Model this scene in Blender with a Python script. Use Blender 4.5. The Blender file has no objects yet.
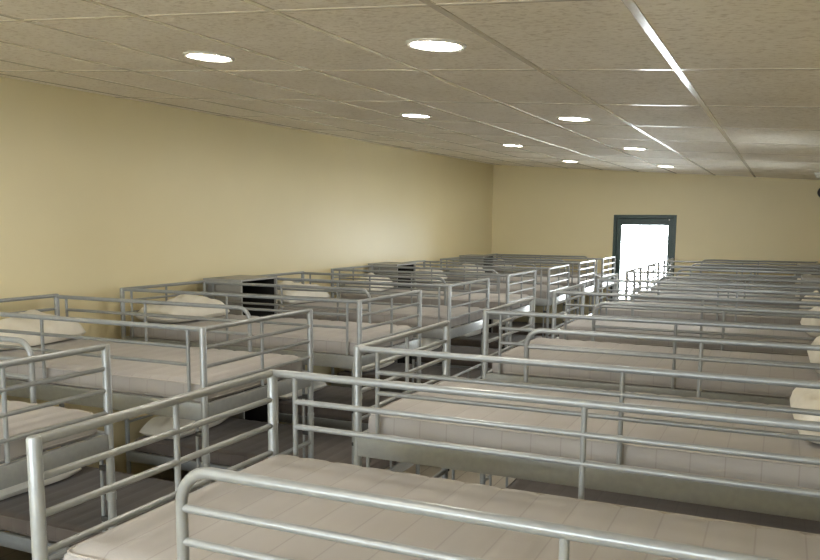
import bpy, bmesh, math, random
from mathutils import Vector, Matrix
C = bpy.context.scene.collection
PI = math.pi

# ------------------------------------------------------------------ helpers
def link(o, parent=None):
    C.objects.link(o)
    if parent is not None: o.parent = parent
    return o

def tag(o, label=None, cat=None, group=None, kind=None):
    for k, v in (('label', label), ('category', cat), ('group', group), ('kind', kind)):
        if v: o[k] = v
    return o

def mesh(name, bm, mat, parent=None, smooth=True):
    bmesh.ops.recalc_face_normals(bm, faces=bm.faces[:])
    me = bpy.data.meshes.new(name); bm.to_mesh(me); bm.free()
    for p in me.polygons: p.use_smooth = smooth
    if smooth:
        me.set_sharp_from_angle(angle=math.radians(40))
    mats = mat if isinstance(mat, (list, tuple)) else [mat]
    for m in mats: me.materials.append(m)
    return link(bpy.data.objects.new(name, me), parent)

def struct(name, bm, mat, parent=None, smooth=False):
    o = mesh(name, bm, mat, parent, smooth)
    if parent is None: o['kind'] = 'structure'
    return o

def empty(name, loc, rz=0):
    o = bpy.data.objects.new(name, None); o.location = loc; o.rotation_euler = (0, 0, rz)
    o.empty_display_size = 0.1
    return link(o)

def copy_tree(o, parent=None):
    c = o.copy(); C.objects.link(c)
    if parent is not None: c.parent = parent
    for ch in list(o.children): copy_tree(ch, c)
    return c

def box(bm, x0, x1, y0, y1, z0, z1, bev=0.0, mi=0):
    r = bmesh.ops.create_cube(bm, size=1.0)
    for v in r['verts']:
        v.co = Vector(((x0+x1)/2 + v.co.x*(x1-x0), (y0+y1)/2 + v.co.y*(y1-y0), (z0+z1)/2 + v.co.z*(z1-z0)))
    fs = set(f for v in r['verts'] for f in v.link_faces)
    for f in fs: f.material_index = mi
    if bev:
        es = set(e for v in r['verts'] for e in v.link_edges)
        bmesh.ops.bevel(bm, geom=list(es), offset=bev, segments=2, profile=0.5, affect='EDGES')

def tube(bm, pts, r, n=12, cap=True, dome=False):
    pts = [Vector(p) for p in pts]
    rings = []
    t0 = (pts[1]-pts[0]).normalized()
    ref = Vector((0, 0, 1)) if abs(t0.z) < 0.9 else Vector((0, 1, 0))
    nrm = t0.cross(ref).normalized()
    spec = []
    for i, p in enumerate(pts):
        if i == 0: t = pts[1]-pts[0]
        elif i == len(pts)-1: t = pts[-1]-pts[-2]
        else: t = (pts[i]-pts[i-1]).normalized() + (pts[i+1]-pts[i]).normalized()
        spec.append((p, t.normalized(), r))
    if dome:
        p, t, _ = spec[-1]
        spec[-1] = (p - t*r*0.5, t, r)
        spec.append((p - t*r*0.15, t, r*0.87)); spec.append((p, t, r*0.55))
    for p, t, rr in spec:
        nrm = (nrm - t*nrm.dot(t)).normalized(); b = t.cross(nrm)
        rings.append([bm.verts.new(p + (nrm*math.cos(2*PI*k/n) + b*math.sin(2*PI*k/n))*rr) for k in range(n)])
    for a, b in zip(rings, rings[1:]):
        for k in range(n): bm.faces.new((a[k], a[(k+1) % n], b[(k+1) % n], b[k]))
    if cap:
        bm.faces.new(rings[0][::-1]); bm.faces.new(rings[-1])

def lathe(bm, prof, n=32, cx=0, cy=0, close=True):
    rings = []
    for r, z in prof:
        rings.append([bm.verts.new((cx+r*math.cos(2*PI*k/n), cy+r*math.sin(2*PI*k/n), z)) for k in range(n)])
    for a, b in zip(rings, rings[1:]):
        for k in range(n): bm.faces.new((a[k], a[(k+1) % n], b[(k+1) % n], b[k]))
    if close:
        bm.faces.new(rings[0]); bm.faces.new(rings[-1])

# ------------------------------------------------------------------ materials
def new_mat(name):
    m = bpy.data.materials.new(name); m.use_nodes = True
    nt = m.node_tree; return m, nt, nt.nodes['Principled BSDF']

def N(nt, t, **kw):
    n = nt.nodes.new(t)
    for k, v in kw.items():
        if k in n.inputs: n.inputs[k].default_value = v
        else: setattr(n, k, v)
    return n

def mottled(name, c1, c2, scale, rough=0.8, bump=0.0, bscale=None, coord='Object', metallic=0.0, stretch=None, detail=4, lo=0.35, hi=0.65, spec=None):
    m, nt, b = new_mat(name)
    tc = N(nt, 'ShaderNodeTexCoord')
    src = tc.outputs[coord]
    if stretch:
        mp = N(nt, 'ShaderNodeMapping'); mp.inputs['Scale'].default_value = stretch
        nt.links.new(src, mp.inputs['Vector']); src = mp.outputs['Vector']
    n = N(nt, 'ShaderNodeTexNoise', Scale=scale, Detail=detail)
    nt.links.new(src, n.inputs['Vector'])
    r = N(nt, 'ShaderNodeValToRGB')
    r.color_ramp.elements[0].position = lo; r.color_ramp.elements[0].color = (*c1, 1)
    r.color_ramp.elements[1].position = hi; r.color_ramp.elements[1].color = (*c2, 1)
    nt.links.new(n.outputs['Fac'], r.inputs['Fac']); nt.links.new(r.outputs['Color'], b.inputs['Base Color'])
    b.inputs['Roughness'].default_value = rough; b.inputs['Metallic'].default_value = metallic
    if spec is not None: b.inputs['Specular IOR Level'].default_value = spec
    if bump:
        n2 = N(nt, 'ShaderNodeTexNoise', Scale=bscale or scale, Detail=4)
        nt.links.new(src, n2.inputs['Vector'])
        bp = N(nt, 'ShaderNodeBump', Strength=bump, Distance=0.01)
        nt.links.new(n2.outputs['Fac'], bp.inputs['Height']); nt.links.new(bp.outputs['Normal'], b.inputs['Normal'])
    return m

M_METAL = mottled('silver_powder_coat', (0.300, 0.315, 0.318), (0.328, 0.342, 0.345), 40, rough=0.34, metallic=0.25)
M_DARK = mottled('dark_plastic', (0.03, 0.03, 0.03), (0.045, 0.045, 0.043), 30, rough=0.5)
M_SLAT = mottled('grey_steel_slat', (0.26, 0.26, 0.25), (0.32, 0.32, 0.31), 12, rough=0.5, metallic=0.2)
M_WALL = mottled('cream_wall_paint', (0.75, 0.655, 0.405), (0.77, 0.675, 0.42), 1.3, rough=0.40, bump=0.04, bscale=180)
M_TBAR = mottled('grey_beige_ceiling_bar', (0.64, 0.58, 0.49), (0.68, 0.62, 0.525), 20, rough=0.19, spec=1.0)
M_TRIM = mottled('white_enamelled_steel', (0.80, 0.79, 0.76), (0.84, 0.83, 0.80), 20, rough=0.22, metallic=0.15)
M_GREEN = mottled('dark_green_enamel', (0.007, 0.034, 0.022), (0.009, 0.040, 0.027), 8, rough=0.35)
M_LOCKER = mottled('grey_locker_steel', (0.32, 0.315, 0.295), (0.35, 0.345, 0.325), 6, rough=0.42)
M_LOCKSHADE = mottled('dark_locker_lining', (0.02, 0.02, 0.019), (0.027, 0.026, 0.025), 6, rough=0.9)  # shade inside the open lockers, put into the colour as near-black
M_PILLOW = mottled('off_white_pillow_cotton', (0.74, 0.71, 0.63), (0.80, 0.77, 0.69), 9, rough=0.9, bump=0.15, bscale=60)
M_CONCRETE = mottled('pale_concrete', (0.70, 0.69, 0.67), (0.78, 0.77, 0.75), 1.2, rough=0.9)
M_PIPING = mottled('mattress_piping', (0.40, 0.37, 0.345), (0.43, 0.40, 0.37), 60, rough=0.85)

def ceiling_material():
    m, nt, b = new_mat('wood_wool_ceiling_panel')
    tc = N(nt, 'ShaderNodeTexCoord')
    mp = N(nt, 'ShaderNodeMapping'); mp.inputs['Scale'].default_value = (1.0, 1.7, 1.0)
    nt.links.new(tc.outputs['Object'], mp.inputs['Vector'])
    n1 = N(nt, 'ShaderNodeTexNoise', Scale=34.0, Detail=5.0, Roughness=0.6, Distortion=0.4)
    n2 = N(nt, 'ShaderNodeTexNoise', Scale=2.2, Detail=2.0)
    v = N(nt, 'ShaderNodeTexVoronoi', Scale=55.0)
    for n in (n1, v): nt.links.new(mp.outputs['Vector'], n.inputs['Vector'])
    nt.links.new(tc.outputs['Object'], n2.inputs['Vector'])
    r = N(nt, 'ShaderNodeValToRGB')
    e = r.color_ramp.elements
    e[0].position = 0.32; e[0].color = (0.64, 0.57, 0.475, 1)
    e[1].position = 0.50; e[1].color = (0.90, 0.85, 0.765, 1)
    nt.links.new(n1.outputs['Fac'], r.inputs['Fac'])
    r2 = N(nt, 'ShaderNodeValToRGB')
    r2.color_ramp.elements[0].position = 0.35; r2.color_ramp.elements[0].color = (0.93, 0.92, 0.90, 1)
    r2.color_ramp.elements[1].position = 0.7; r2.color_ramp.elements[1].color = (1, 1, 1, 1)
    nt.links.new(n2.outputs['Fac'], r2.inputs['Fac'])
    mx = N(nt, 'ShaderNodeMix', data_type='RGBA', blend_type='MULTIPLY'); mx.inputs['Factor'].default_value = 1
    nt.links.new(r.outputs['Color'], mx.inputs['A']); nt.links.new(r2.outputs['Color'], mx.inputs['B'])
    nt.links.new(mx.outputs['Result'], b.inputs['Base Color'])
    bp = N(nt, 'ShaderNodeBump', Strength=0.35, Distance=0.004)
    nt.links.new(v.outputs['Distance'], bp.inputs['Height']); nt.links.new(bp.outputs['Normal'], b.inputs['Normal'])
    b.inputs['Roughness'].default_value = 0.62
    return m
M_CEIL = ceiling_material()

def floor_material():
    m, nt, b = new_mat('beige_floor_tile')
    tc = N(nt, 'ShaderNodeTexCoord')
    br = N(nt, 'ShaderNodeTexBrick', Scale=1.0)
    br.offset = 0.0
    br.inputs['Color1'].default_value = (0.34, 0.30, 0.23, 1); br.inputs['Color2'].default_value = (0.37, 0.325, 0.25, 1)
    br.inputs['Mortar'].default_value = (0.20, 0.175, 0.14, 1)
    br.inputs['Mortar Size'].default_value = 0.004
    br.inputs['Brick Width'].default_value = 0.33; br.inputs['Row Height'].default_value = 0.33
    nt.links.new(tc.outputs['Object'], br.inputs['Vector'])
    nt.links.new(br.outputs['Color'], b.inputs['Base Color'])
    b.inputs['Roughness'].default_value = 0.35
    return m
M_FLOOR = floor_material()

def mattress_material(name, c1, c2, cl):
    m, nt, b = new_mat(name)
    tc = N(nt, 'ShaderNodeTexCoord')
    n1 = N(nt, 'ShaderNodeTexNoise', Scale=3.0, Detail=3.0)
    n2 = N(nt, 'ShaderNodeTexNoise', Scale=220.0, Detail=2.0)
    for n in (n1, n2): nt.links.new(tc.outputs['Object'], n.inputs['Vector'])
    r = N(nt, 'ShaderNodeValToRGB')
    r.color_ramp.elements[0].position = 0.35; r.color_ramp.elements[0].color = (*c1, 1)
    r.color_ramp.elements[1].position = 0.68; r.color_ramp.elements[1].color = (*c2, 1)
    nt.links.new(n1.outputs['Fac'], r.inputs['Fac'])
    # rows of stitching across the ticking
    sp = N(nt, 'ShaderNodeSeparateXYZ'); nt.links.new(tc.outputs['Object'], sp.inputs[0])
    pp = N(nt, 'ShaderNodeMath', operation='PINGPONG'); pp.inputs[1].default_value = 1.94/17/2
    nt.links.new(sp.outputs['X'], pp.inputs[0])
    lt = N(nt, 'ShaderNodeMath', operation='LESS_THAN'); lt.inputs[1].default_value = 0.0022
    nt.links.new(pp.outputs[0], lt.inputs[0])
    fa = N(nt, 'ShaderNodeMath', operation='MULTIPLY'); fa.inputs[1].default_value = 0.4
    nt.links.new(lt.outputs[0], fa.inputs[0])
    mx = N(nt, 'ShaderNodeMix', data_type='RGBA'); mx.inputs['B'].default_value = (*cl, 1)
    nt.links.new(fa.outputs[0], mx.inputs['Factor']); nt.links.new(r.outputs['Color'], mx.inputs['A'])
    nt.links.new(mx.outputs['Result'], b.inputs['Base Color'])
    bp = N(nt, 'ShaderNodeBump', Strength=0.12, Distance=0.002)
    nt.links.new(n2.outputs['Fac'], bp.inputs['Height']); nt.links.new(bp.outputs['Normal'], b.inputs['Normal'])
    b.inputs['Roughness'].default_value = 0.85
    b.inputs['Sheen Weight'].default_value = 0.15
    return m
M_MATT = mattress_material('quilted_beige_ticking', (0.35, 0.328, 0.312), (0.39, 0.367, 0.35), (0.22, 0.20, 0.185))
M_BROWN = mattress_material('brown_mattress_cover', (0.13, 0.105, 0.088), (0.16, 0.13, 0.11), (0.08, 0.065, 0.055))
M_BPIPE = mottled('brown_mattress_piping', (0.15, 0.12, 0.10), (0.17, 0.14, 0.12), 60, rough=0.85)

def emit(name, col, strength):
    m, nt, b = new_mat(name)
    b.inputs['Base Color'].default_value = (0.9, 0.9, 0.88, 1)
    b.inputs['Emission Color'].default_value = (*col, 1); b.inputs['Emission Strength'].default_value = strength
    return m
M_LAMP = emit('downlight_diffuser', (1.0, 0.935, 0.82), 85.0)

def glass_material():
    m = bpy.data.materials.new('clear_pane_glass'); m.use_nodes = True
    nt = m.node_tree; nt.nodes.clear()
    out = N(nt, 'ShaderNodeOutputMaterial'); tr = N(nt, 'ShaderNodeBsdfTransparent'); gl = N(nt, 'ShaderNodeBsdfGlossy')
    tr.inputs['Color'].default_value = (0.97, 0.985, 0.98, 1)
    gl.inputs['Roughness'].default_value = 0.02
    fr = N(nt, 'ShaderNodeFresnel', IOR=1.45); mx = N(nt, 'ShaderNodeMixShader')
    nt.links.new(fr.outputs['Fac'], mx.inputs['Fac']); nt.links.new(tr.outputs[0], mx.inputs[1]); nt.links.new(gl.outputs[0], mx.inputs[2])
    nt.links.new(mx.outputs[0], out.inputs['Surface'])
    return m
M_GLASS = glass_material()

# ------------------------------------------------------------------ room
X0, X1 = -4.60, 0.61
Y0, Y1 = -3.4, 13.5
H = 2.07                                  # eye height
def ceil_z(x, y): return H + 0.565 - 0.0665*x + 0.0117*y

DX0, DX1, DTOP = -2.516, -1.534, 2.25      # glazed door in the far wall
bm = bmesh.new()
box(bm, X0-0.2, X1+0.2, Y0-0.2, Y1+0.2, -0.15, 0.0)
struct('floor', bm, M_FLOOR)

def hole_wall(axis_y, thick, holes, zt):
    """wall in the XZ plane at y = axis_y .. axis_y+thick with rectangular holes"""
    bm = bmesh.new()
    xs = sorted({X0-0.2, X1+0.2} | {h[0] for h in holes} | {h[1] for h in holes})
    for a, b in zip(xs, xs[1:]):
        hs = [h for h in holes if h[0] <= a and h[1] >= b]
        spans = [(0, zt)]
        for h in hs:
            spans = [s for s in ((0, h[2]), (h[3], zt)) if s[1] > s[0]]
        for s in spans: box(bm, a, b, axis_y, axis_y+thick, s[0], s[1])
    bmesh.ops.remove_doubles(bm, verts=bm.verts[:], dist=1e-5)
    return bm
struct('wall_far', hole_wall(Y1, 0.2, [(DX0, DX1, 0.0, DTOP)], 3.6), M_WALL)
ADDED_WINS = [(-4.2, -2.2, 1.6, 2.6), (-1.9, 0.1, 1.6, 2.45)]  # unseen openings, added to let daylight in from behind the camera
struct('wall_near', hole_wall(Y0-0.2, 0.2, ADDED_WINS, 3.6), M_WALL)
bm = bmesh.new(); box(bm, X0-0.2, X0, Y0, Y1, 0, 3.6); struct('wall_left', bm, M_WALL)
def side_wall(x, thick, holes, zt):
    bm = bmesh.new()
    ys = sorted({Y0, Y1} | {h[0] for h in holes} | {h[1] for h in holes})
    for a, b in zip(ys, ys[1:]):
        spans = [(0, zt)]
        for h in [h for h in holes if h[0] <= a and h[1] >= b]: spans = [(0, h[2]), (h[3], zt)]
        for q in spans: box(bm, x, x+thick, a, b, q[0], q[1])
    bmesh.ops.remove_doubles(bm, verts=bm.verts[:], dist=1e-5)
    return bm
ADDED_RWINS = [(-2.6, -0.4, 1.4, 2.35), (6.3, 7.5, 1.95, 2.4), (9.4, 10.6, 1.95, 2.4)]  # unseen openings, added to brighten the left wall and ceiling
struct('wall_right', side_wall(X1, 0.2, ADDED_RWINS, 3.6), M_WALL)

# sloping ceiling slab
bm = bmesh.new()
vs = []
for dz in (0, 0.12):
    for x, y in ((X0-0.2, Y0-0.2), (X1+0.2, Y0-0.2), (X1+0.2, Y1+0.2), (X0-0.2, Y1+0.2)):
        vs.append(bm.verts.new((x, y, ceil_z(x, y)+dz)))
bm.faces.new(vs[0:4]); bm.faces.new(vs[4:8])
for k in range(4): bm.faces.new((vs[k], vs[(k+1) % 4], vs[4+(k+1) % 4], vs[4+k]))
struct('ceiling', bm, M_CEIL)

# the visible T-bars of the ceiling grid
tn = 0
def tbar(p, q, w):
    global tn
    tn += 1
    bm = bmesh.new()
    p, q = Vector(p), Vector(q)
    d = (q-p).normalized(); s = Vector((-d.y, d.x, 0)).normalized()
    prof = [(-w/2, 0.004), (-w/2, -0.001), (-w/2+0.002, -0.0025), (w/2-0.002, -0.0025), (w/2, -0.001), (w/2, 0.004)]
    rings = []
    for pt in (p, q):
        ring = []
        for u, dz in prof:
            c = pt + s*u
            ring.append(bm.verts.new((c.x, c.y, ceil_z(c.x, c.y)+dz)))
        rings.append(ring)
    n = len(prof)
    for k in range(n): bm.faces.new((rings[0][k], rings[0][(k+1) % n], rings[1][(k+1) % n], rings[1][k]))
    bm.faces.new(rings[0]); bm.faces.new(rings[1])
    struct('trim_%d' % tn, bm, M_TBAR)
RUN = [-0.43 - 0.575*k for k in range(0, 8)]
for x in RUN: tbar((x, Y0, 0), (x, Y1, 0), 0.032)
CROSS = [2.35 + 1.2*k for k in range(-4, 10)]
for y in CROSS: tbar((X0, y, 0), (X1, y, 0), 0.022)

# ------------------------------------------------------------------ glazed door at the end of the aisle
door = empty('door_1', ((DX0+DX1)/2, Y1, 0)); door['kind'] = 'structure'
dw = (DX1-DX0)
bm = bmesh.new()
box(bm, -dw/2, -dw/2+0.05, -0.012, 0.12, 0, DTOP, 0.004); box(bm, dw/2-0.05, dw/2, -0.012, 0.12, 0, DTOP, 0.004)
box(bm, -dw/2+0.05, dw/2-0.05, -0.012, 0.12, DTOP-0.055, DTOP, 0.004)
mesh('door_frame', bm, M_GREEN, door, False)
bm = bmesh.new()
gx0, gx1, gz0, gz1 = -dw/2+0.125, dw/2-0.13, 0.16, DTOP-0.165
box(bm, -dw/2+0.05, gx0, 0.03, 0.09, 0.01, DTOP-0.055, 0.004); box(bm, gx1, dw/2-0.05, 0.03, 0.09, 0.01, DTOP-0.055, 0.004)
box(bm, gx0, gx1, 0.03, 0.09, gz1, DTOP-0.055, 0.004); box(bm, gx0, gx1, 0.03, 0.09, 0.01, gz0, 0.004)
leaf = mesh('door_leaf', bm, M_GREEN, door, False)
bm = bmesh.new(); box(bm, gx0-0.005, gx1+0.005, 0.056, 0.064, gz0-0.005, gz1+0.005); mesh('pane', bm, M_GLASS, leaf, False)
bm = bmesh.new(); tube(bm, [(gx1+0.03, 0.03, 1.02), (gx1+0.03, -0.02, 1.02), (gx1-0.07, -0.025, 1.02)], 0.009); mesh('door_handle', bm, M_DARK, leaf)
bm = bmesh.new(); lathe(bm, [(0.011, 0), (0.011, 0.012), (0.006, 0.016)], 12)
cat = mesh('door_stop', bm, M_TRIM, door); cat.rotation_euler = (PI/2, 0, 0); cat.location = (gx1+0.02, -0.0125, DTOP-0.075)

# unseen windows in the near and right walls, added to supply daylight
def window(i, loc, rz, wd, hh):
    w = empty('window_%d' % i, loc, rz); w['kind'] = 'structure'
    hw = wd/2
    bm = bmesh.new()
    for (p, q, r, s) in ((-hw, -hw+0.06, 0, hh), (hw-0.06, hw, 0, hh), (-hw+0.06, hw-0.06, hh-0.06, hh), (-hw+0.06, hw-0.06, 0, 0.06), (-0.03, 0.03, 0.06, hh-0.06)):
        box(bm, p, q, -0.12, -0.05, r, s, 0.004)
    mesh('window_frame', bm, M_GREEN, w, False)
    for sgn in (-1, 1):
        bm = bmesh.new(); xs = sorted((sgn*0.03, sgn*(hw-0.06)))
        box(bm, xs[0], xs[1], -0.088, -0.082, 0.06, hh-0.06); mesh('pane', bm, M_GLASS, w, False)
    bm = bmesh.new(); box(bm, -hw-0.04, hw+0.04, 0.0, 0.05, -0.03, 0.0, 0.004); mesh('window_sill', bm, M_TRIM, w, False)
for i, (a, b, z0, z1) in enumerate(ADDED_WINS): window(i+1, ((a+b)/2, Y0, z0), 0, b-a, z1-z0)
for i, (a, b, z0, z1) in enumerate(ADDED_RWINS): window(i+3, (X1, (a+b)/2, z0), PI/2, b-a, z1-z0)

# ground outside
bm = bmesh.new(); box(bm, -25, 22, Y1+0.2, Y1+30, -0.25, -0.05); struct('ground_far', bm, M_CONCRETE)
bm = bmesh.new(); box(bm, -25, 22, Y0-30, Y0-0.2, -0.25, -0.05); struct('ground_near', bm, M_CONCRETE)
bm = bmesh.new(); box(bm, X1+0.2, X1+30, Y0-0.2, Y1+0.2, -0.25, -0.05); struct('ground_right', bm, M_CONCRETE)

# ------------------------------------------------------------------ bunk beds
L, W = 2.014, 0.962
RP, RT, RC, RU = 0.0172, 0.0128, 0.0096, 0.0090
ZT = 1.57
def bar(name, pts, r, parent, mat=None, n=10):
    bm = bmesh.new(); tube(bm, pts, r, n); return mesh(name, bm, mat or M_METAL, parent)

def make_bunk(arch_side):
    root = empty('bunk_bed', (0, 0, 0))
    for u in (0, L):
        for s in (-1, 1):
            v = s*W/2
            bm = bmesh.new(); tube(bm, [(u, v, 0.012), (u, v, 0.9), (u, v, ZT+0.012)], RP, 14, dome=True)
            post = mesh('post', bm, M_METAL, root)
            bm = bmesh.new(); lathe(bm, [(0.015, 0.0), (0.0215, 0.003), (0.0215, 0.026), (0.0175, 0.03)], 14, u, v)
            mesh('rubber_foot', bm, M_DARK, post)
            bm = bmesh.new(); lathe(bm, [(0.0175, 0.925), (0.0205, 0.928), (0.0205, 0.962), (0.0175, 0.965)], 14, u, v)
            mesh('joint_collar', bm, M_METAL, post)
    for u in (0, L):
        e = bar('end_rail', [(u, -W/2, ZT), (u, 0, ZT), (u, W/2, ZT)], RT, root)
        for z in (1.48, 1.39, 1.297): bar('crossbar', [(u, -W/2, z), (u, W/2, z)], RC, e)
        bar('upright', [(u, 0, 1.215), (u, 0, ZT)], RU, e)
        e = bar('lower_end_rail', [(u, -W/2, 0.79), (u, W/2, 0.79)], RT, root)
        for z in (0.67, 0.55): bar('crossbar', [(u, -W/2, z), (u, W/2, z)], RC, e)
        bar('upright', [(u, 0, 0.33), (u, 0, 0.79)], RU, e)
        si = 1 if u == 0 else -1
        if u == 0:
            for s in (-1, 1):
                v = s*W/2; uu = u + si*0.048
                br = bar('brace', [(uu, v, 0.29), (uu, v, 1.175)], 0.008, root)
                for z in (0.62, 0.84, 1.06):
                    bm = bmesh.new(); box(bm, min(u, uu)-0.004, max(u, uu)+0.004, v-0.012, v+0.012, z-0.012, z+0.012, 0.003)
                    mesh('clamp', bm, M_DARK, br)
    # full-length guard
    v = -arch_side*W/2
    g = bar('guard_rail', [(0, v, ZT), (L, v, ZT)], RT, root)
    for z in (1.48, 1.395): bar('crossbar', [(0.09, v, z), (L-0.09, v, z)], RC, g)
    for u in (0.09, 1.055, L-0.09): bar('upright', [(u, v, 1.20), (u, v, ZT)], RU, g)
    # guard with a bent end, leaving the ladder opening at the aisle end
    v = arch_side*W/2; a = 0.425; R = 0.075; zt = ZT-0.008
    pts = [(a, v, 1.20), (a, v, 1.35)] + [(a+R-R*math.cos(t), v, zt-R+R*math.sin(t)) for t in [i*PI/2/8 for i in range(9)]] + [(1.2, v, zt), (L, v, zt)]
    g = bar('bent_guard_rail', pts, RT, root)
    for z in (1.478, 1.405): bar('crossbar', [(a, v, z), (L-0.09, v, z)], RC, g)
    for u in (1.235, L-0.09): bar('upright', [(u, v, 1.20), (u, v, zt)], RU, g)
    # frames, slats
    for nm, z0, z1 in (('upper_frame', 1.125, 1.212), ('lower_frame', 0.245, 0.325)):
        bm = bmesh.new()
        for s in (-1, 1):
            box(bm, 0, L, s*W/2-0.014, s*W/2+0.014, z0, z1, 0.006)
        for u in (0, L):
            box(bm, u-0.013, u+0.013, -W/2+0.014, W/2-0.014, z0+0.002, z1-0.002, 0.006)
        f = mesh(nm, bm, M_METAL, root)
        bm = bmesh.new()
        for k in range(15):
            u = 0.1 + k*(L-0.2)/14
            box(bm, u-0.027, u+0.027, -W/2+0.012, W/2-0.012, z1-0.02, z1-0.008)
        for vv in (-0.2, 0.2): box(bm, 0.01, L-0.01, vv-0.02, vv+0.02, z1-0.034, z1-0.0195)
        mesh('slat_base', bm, M_SLAT, f, False)
    return root

def make_mattress(seed, mat, pmat):
    rnd = random.Random(seed)
    ml, mw, mh = 1.94, 0.895, 0.112
    nx, ny = 17, 8
    sx, sy = 6, 4
    bm = bmesh.new()
    NX, NY = nx*sx, ny*sy
    def top(i, j):
        x, y = i/NX*ml, (j/NY-0.5)*mw
        px = abs(math.sin(PI*i/sx)); py = abs(math.sin(PI*j/sy))
        puff = 0.0052*(px**0.35)*(0.7+0.3*py**0.4)
        edge = min(x, ml-x, y+mw/2, mw/2-y)
        rd = 0.018*max(0, 1-edge/0.035)**2
        wob = 0.0025*math.sin(2.3*x+seed)+0.002*math.sin(5.1*y+x*1.7+seed)
        return Vector((x, y, mh-0.010+puff-rd+wob))
    T = [[bm.verts.new(top(i, j)) for j in range(NY+1)] for i in range(NX+1)]
    for i in range(NX):
        for j in range(NY): bm.faces.new((T[i][j], T[i+1][j], T[i+1][j+1], T[i][j+1]))
    loop = [(i, 0) for i in range(NX)] + [(NX, j) for j in range(NY)] + [(i, NY) for i in range(NX, 0, -1)] + [(0, j) for j in range(NY, 0, -1)]
    prev = [T[i][j] for i, j in loop]
    for lv, (zf, off) in enumerate(((0.72, 0.007), (0.45, 0.010), (0.2, 0.007), (0.0, -0.004))):
        ring = []
        for i, j in loop:
            p = top(i, j); k = i if j in (0, NY) else j; s = sx if j in (0, NY) else sy
            o = off*(0.35+0.65*abs(math.sin(PI*k/s))**0.6) if off > 0 else off
            nx_ = (-1 if i == 0 else (1 if i == NX else 0)); ny_ = (-1 if j == 0 else (1 if j == NY else 0))
            ring.append(bm.verts.new((p.x+nx_*o, p.y+ny_*o, p.z*zf if zf else 0.0)))
        for k in range(len(loop)):
            k2 = (k+1) % len(loop); bm.faces.new((prev[k], prev[k2], ring[k2], ring[k]))
        prev = ring
    bm.faces.new(prev)
    o = mesh('mattress', bm, mat)
    for z in (mh-0.022, 0.012):
        bm = bmesh.new(); c = 0.03
        pts = []
        a, b = ml, mw/2
        for cx, cy, a0 in ((a-c, b-c, 0), (c, b-c, PI/2), (c, -b+c, PI), (a-c, -b+c, 1.5*PI)):
            for t in range(5):
                th = a0+t*PI/8; pts.append((cx+(c+0.002)*math.cos(th), cy+(c+0.002)*math.sin(th), z))
        pts.append(pts[0]); tube(bm, pts, 0.0042, 6, cap=False); mesh('piping', bm, pmat, o)
    return o

def make_pillow(seed):
    rnd = random.Random(seed)
    a, b, h = 0.20, 0.34, 0.155
    n = 26
    ph = [rnd.uniform(0, 6) for _ in range(6)]
    bm = bmesh.new()
    def pt(i, j, sgn):
        s, t = i/n*2-1, j/n*2-1
        x, y = s*a*(1-0.07*(1-abs(t)**2)+0.0), t*b*(1-0.05*(1-abs(s)**2))
        f = max(0, (1-abs(s)**2.6)*(1-abs(t)**2.6))**0.48
        wr = 0.012*math.sin(9*x/a*0.5+ph[0]+3*t)+0.010*math.sin(7*t+ph[1]-2*s)+0.006*math.sin(13*s+ph[2]+5*t)
        if sgn > 0: z = 0.03+(h-0.03)*f*(1+0.10*math.sin(2*t+ph[3])) + wr*f
        else: z = 0.03-0.03*min(1, f*2.0)
        q = 1-0.11*(s*s*t*t)
        return Vector((x*q+0.01*math.sin(5*t+ph[4])*f, y*q, z))
    T = [[bm.verts.new(pt(i, j, 1)) for j in range(n+1)] for i in range(n+1)]
    B = [[(T[i][j] if i in (0, n) or j in (0, n) else bm.verts.new(pt(i, j, -1))) for j in range(n+1)] for i in range(n+1)]
    for i in range(n):
        for j in range(n):
            bm.faces.new((T[i][j], T[i+1][j], T[i+1][j+1], T[i][j+1]))
            bm.faces.new((B[i][j], B[i][j+1], B[i+1][j+1], B[i+1][j]))
    return mesh('pillow', bm, M_PILLOW)

ORD = ['nearest', 'second', 'third', 'fourth', 'fifth', 'sixth', 'seventh', 'eighth']
XL, XR, PIT = -2.466, -1.536, 1.57
protoA = make_bunk(1); protoB = make_bunk(-1)
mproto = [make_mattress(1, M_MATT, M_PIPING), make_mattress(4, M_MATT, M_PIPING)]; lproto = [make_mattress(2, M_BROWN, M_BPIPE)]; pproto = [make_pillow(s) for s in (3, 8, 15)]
used = set()
def inst(p):
    if p.name in used: return copy_tree(p)
    used.add(p.name); return p

def where(k, row):
    if k == 0: return 'nearest bed, %s row' % row
    if k == 7: return 'last bed before the far wall, %s row' % row
    return '%s bed from the front, %s row' % (ORD[k], row)

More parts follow.
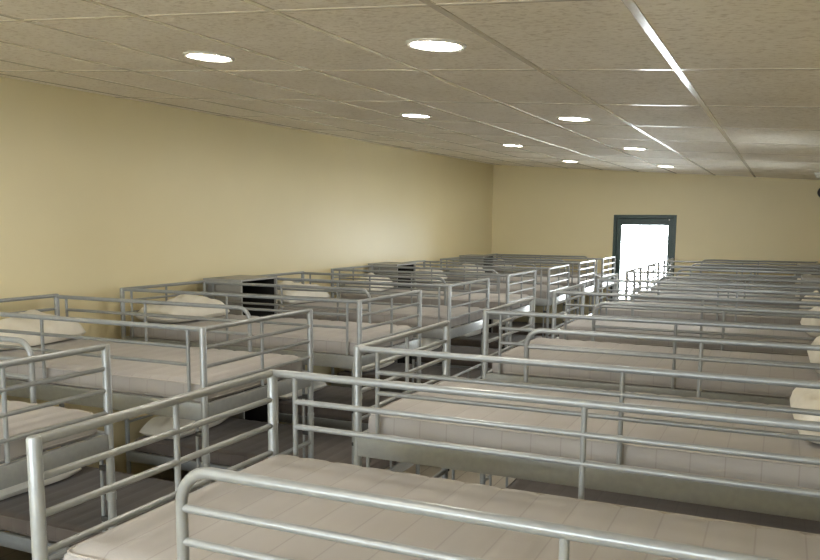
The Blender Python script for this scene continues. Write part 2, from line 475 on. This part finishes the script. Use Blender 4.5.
rnd = random.Random(5)
for row in ('left', 'right'):
    for k in range(8):
        if row == 'left':
            near = 3.046 + PIT*(k-1); x = XL; rz = PI; p = protoB
        else:
            near = 1.291 + PIT*k; x = XR; rz = 0.0; p = protoB if k == 0 else protoA
        yc = near + W/2
        b = inst(p); b.location = (x, yc, 0); b.rotation_euler = (0, 0, rz)
        if row == 'left':
            d = {0: 'grey metal bunk bed nearest the camera along the cream left wall',
                 7: 'grey metal bunk bed at the end of the left row, beside the green-framed door'}.get(k, 'grey metal bunk bed against the cream wall, %s from the front in the left row' % ORD[k])
        else:
            d = {0: 'grey metal bunk bed in the foreground, bent guard rail towards the camera',
                 7: 'grey metal bunk bed at the end of the right row, against the far wall'}.get(k, 'grey metal bunk bed %s from the front in the right row' % ORD[k])
        tag(b, d, 'bunk bed', 'bunk beds in two rows')
        sg = -1 if row == 'left' else 1
        for lvl, z in (('upper', 1.205), ('lower', 0.3175)):
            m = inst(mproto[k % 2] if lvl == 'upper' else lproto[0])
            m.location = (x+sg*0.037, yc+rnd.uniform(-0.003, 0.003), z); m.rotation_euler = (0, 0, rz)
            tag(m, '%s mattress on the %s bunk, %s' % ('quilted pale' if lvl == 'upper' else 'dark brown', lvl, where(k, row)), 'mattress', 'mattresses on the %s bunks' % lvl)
            if row == 'right' and (lvl == 'lower' or k == 0): continue
            q = inst(pproto[rnd.randrange(3)])
            dy = rnd.uniform(-0.06, 0.06)
            if row == 'right' and k == 1: dy = 0.06
            if lvl == 'lower': dy = -0.08
            du = 1.79 if row == 'left' else 1.80
            q.location = (x+sg*du, yc+dy, z+0.1165); q.rotation_euler = (0, 0, rz + rnd.uniform(-0.08, 0.08))
            if row == 'left': q.scale = (1.0, 1.12, 1.1)
            if row == 'right' and k > 1: q.scale.x = 0.7; q.location.x = x+1.845
            tag(q, 'off-white pillow on the %s bunk, %s' % (lvl, where(k, row)), 'pillow', 'pillows on the %s bunks' % lvl)

# ------------------------------------------------------------------ lockers between the beds
def make_locker():
    t = empty('locker', (0, 0, 0))           # open front faces +X, back at x = 0
    d, w, h = 0.40, 0.54, 1.595
    for s in (-1, 1):
        bm = bmesh.new(); y = s*(w/2-0.009); box(bm, 0.0, d, y-0.009, y+0.009, 0.04, h-0.018, 0.003)
        sp = mesh('side_panel', bm, M_LOCKER, t, False)
        bm = bmesh.new(); yy = s*(w/2+0.0005); box(bm, 0.05, 0.13, yy-0.002, yy+0.002, h-0.22, h-0.06, 0.0015)
        mesh('cover_plate', bm, M_SLAT, sp, False)
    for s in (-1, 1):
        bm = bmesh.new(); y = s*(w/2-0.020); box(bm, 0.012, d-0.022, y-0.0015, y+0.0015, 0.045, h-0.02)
        mesh('inner_lining', bm, M_LOCKSHADE, t, False)  # dark sheets added over the inner sides to stand in for shade
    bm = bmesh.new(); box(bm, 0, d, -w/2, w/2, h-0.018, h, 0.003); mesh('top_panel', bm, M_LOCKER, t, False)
    bm = bmesh.new(); box(bm, 0, 0.012, -w/2+0.018, w/2-0.018, 0.04, h-0.018); mesh('back_panel', bm, M_LOCKSHADE, t, False)
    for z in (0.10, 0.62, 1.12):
        bm = bmesh.new(); box(bm, 0.012, d-0.03, -w/2+0.0215, w/2-0.0215, z-0.009, z+0.009); mesh('shelf', bm, M_LOCKSHADE, t, False)
    bm = bmesh.new(); box(bm, 0.02, d-0.03, -w/2+0.02, w/2-0.02, 0.0, 0.0405); mesh('plinth', bm, M_DARK, t, False)
    return t
lk = make_locker(); first = True
LK = [('left', 2, 'grey open-fronted metal locker by the left wall, the nearest of three'),
      ('left', 4, 'grey open-fronted metal locker by the left wall, the middle of three'),
      ('left', 6, 'grey open-fronted metal locker by the left wall, nearest the far wall'),
      ('right', 4, 'pale grey metal locker at the right edge, the nearer of two'),
      ('right', 6, 'pale grey metal locker at the right edge, nearest the far wall')]
for row, k, lab in LK:
    o = lk if first else copy_tree(lk); first = False
    if row == 'left':
        y = 3.046 + PIT*(k-1) + W + (PIT-W)/2; o.location = ({2: -4.525, 4: -4.56, 6: -4.585}[k], y, 0); o.rotation_euler = (0, 0, 0)
    else:
        y = 1.291 + PIT*k + W + (PIT-W)/2; o.location = (X1-0.012, y, 0); o.rotation_euler = (0, 0, PI)
    tag(o, lab, 'locker', 'lockers between the beds')

# ------------------------------------------------------------------ ceiling downlights
def make_downlight():
    t = empty('ceiling_downlight', (0, 0, 0))
    bm = bmesh.new()
    lathe(bm, [(0.116, 0.002), (0.116, -0.004), (0.108, -0.009), (0.097, -0.006), (0.097, 0.002)], 36, close=False)
    mesh('trim_ring', bm, M_TRIM, t)
    bm = bmesh.new(); lathe(bm, [(0.097, -0.001), (0.097, -0.004), (0.07, -0.0055), (0.03, -0.006)], 36); mesh('diffuser', bm, M_LAMP, t)
    return t
dl = make_downlight(); first = True
tilt = (math.atan(0.0117), math.atan(0.0665), 0)
ROWS = ['nearest', 'second', 'third', 'fourth']
SPOTS = [((-2.464, 3.139), (-1.244, 2.948)), ((-2.497, 5.555), (-1.321, 5.526)), ((-2.64, 8.371), (-1.348, 8.172)), ((-2.694, 11.125), (-1.459, 11.341))]
for j, pair in enumerate(SPOTS):
    for i, (x, y) in enumerate(pair):
        o = dl if first else copy_tree(dl); first = False
        o.location = (x, y, ceil_z(x, y)-0.002); o.rotation_euler = tilt
        side = ('left', 'right')[i]
        lab = 'round lit ceiling downlight, %s from the front in the %s-hand line' % (ROWS[j], side) if j else 'round lit ceiling downlight, nearest in the %s-hand line' % side
        tag(o, lab, 'downlight', 'round downlights in the panel ceiling')
for x in (-2.48, -1.28):                     # the same lines go on behind the viewpoint
    o = copy_tree(dl); o.location = (x, 0.4, ceil_z(x, 0.4)-0.002); o.rotation_euler = tilt
    tag(o, 'round ceiling downlight above and behind the camera', 'downlight', 'round downlights in the panel ceiling')

# ------------------------------------------------------------------ small fixtures at the right edge of the picture
t = empty('wall_speaker', (0.515, Y1, 2.585))
bm = bmesh.new(); lathe(bm, [(0.085, 0), (0.085, 0.03), (0.075, 0.045), (0.06, 0.05)], 28); o = mesh('housing', bm, M_DARK, t); o.rotation_euler = (PI/2, 0, 0)
bm = bmesh.new(); lathe(bm, [(0.06, 0.05), (0.055, 0.053), (0.03, 0.057), (0.01, 0.058)], 28); o2 = mesh('grille', bm, M_DARK, t); o2.rotation_euler = (PI/2, 0, 0)
tag(t, 'round black fixture on the far wall at the right edge', 'fixture')
zc = ceil_z(0.37, 11.3)
t = empty('smoke_detector', (0.37, 11.3, zc))
bm = bmesh.new(); lathe(bm, [(0.06, 0.0), (0.06, -0.025), (0.045, -0.03)], 24); mesh('base', bm, M_TRIM, t)
bm = bmesh.new(); lathe(bm, [(0.043, -0.029), (0.043, -0.05), (0.034, -0.065), (0.012, -0.072)], 24); mesh('dome', bm, M_TRIM, t)
tag(t, 'small pale round fixture under the ceiling at the right edge', 'fixture')

# ------------------------------------------------------------------ daylight
w = bpy.data.worlds.new('overcast_sky'); bpy.context.scene.world = w; w.use_nodes = True
nt = w.node_tree; bg = nt.nodes['Background']
bg.inputs['Color'].default_value = (0.90, 0.95, 1.0, 1); bg.inputs['Strength'].default_value = 26.0
def portal(name, loc, rot, sx, sy):
    l = bpy.data.lights.new(name, 'AREA'); l.shape = 'RECTANGLE'; l.size = sx; l.size_y = sy
    l.cycles.is_portal = True
    o = bpy.data.objects.new(name, l); o.location = loc; o.rotation_euler = rot; link(o)
portal('door_portal', ((DX0+DX1)/2, Y1+0.19, 1.12), (-PI/2, 0, 0), 1.0, 2.25)
for i, (a, b, z0, z1) in enumerate(ADDED_WINS):
    portal('window_portal', ((a+b)/2, Y0-0.19, (z0+z1)/2), (PI/2, 0, 0), b-a, z1-z0)
for i, (a, b, z0, z1) in enumerate(ADDED_RWINS):
    portal('window_portal', (X1+0.19, (a+b)/2, (z0+z1)/2), (PI/2, 0, PI/2), b-a, z1-z0)

# ------------------------------------------------------------------ camera
cam = bpy.data.cameras.new('camera'); co = bpy.data.objects.new('camera', cam); link(co)
F = Vector((-0.4112592145628969, 0.9023792835536917, -0.12875359043628762))
Rv = Vector((0.9094975758956536, 0.4156337310940651, 0.007922185099837645))
U = Vector((-0.06066315089936258, 0.1138430067678843, 0.9916449727261308))
m = Matrix(((Rv.x, U.x, -F.x, 0), (Rv.y, U.y, -F.y, 0), (Rv.z, U.z, -F.z, H), (0, 0, 0, 1)))
co.matrix_world = m
cam.sensor_width = 36.0; cam.sensor_fit = 'HORIZONTAL'; cam.lens = 36.0*809.6/820.0
cam.shift_y = 49.5/820.0
cam.clip_start = 0.05; cam.clip_end = 200
sc = bpy.context.scene
sc.camera = co
sc.view_settings.view_transform = 'Standard'; sc.view_settings.look = 'None'
sc.view_settings.exposure = 0.38; sc.view_settings.gamma = 1.0; sc.view_settings.use_curve_mapping = False
sc.cycles.use_denoising = True
sc.cycles.max_bounces = 10; sc.cycles.diffuse_bounces = 6; sc.cycles.glossy_bounces = 4; sc.cycles.transparent_max_bounces = 12
sc.cycles.sample_clamp_indirect = 8.0
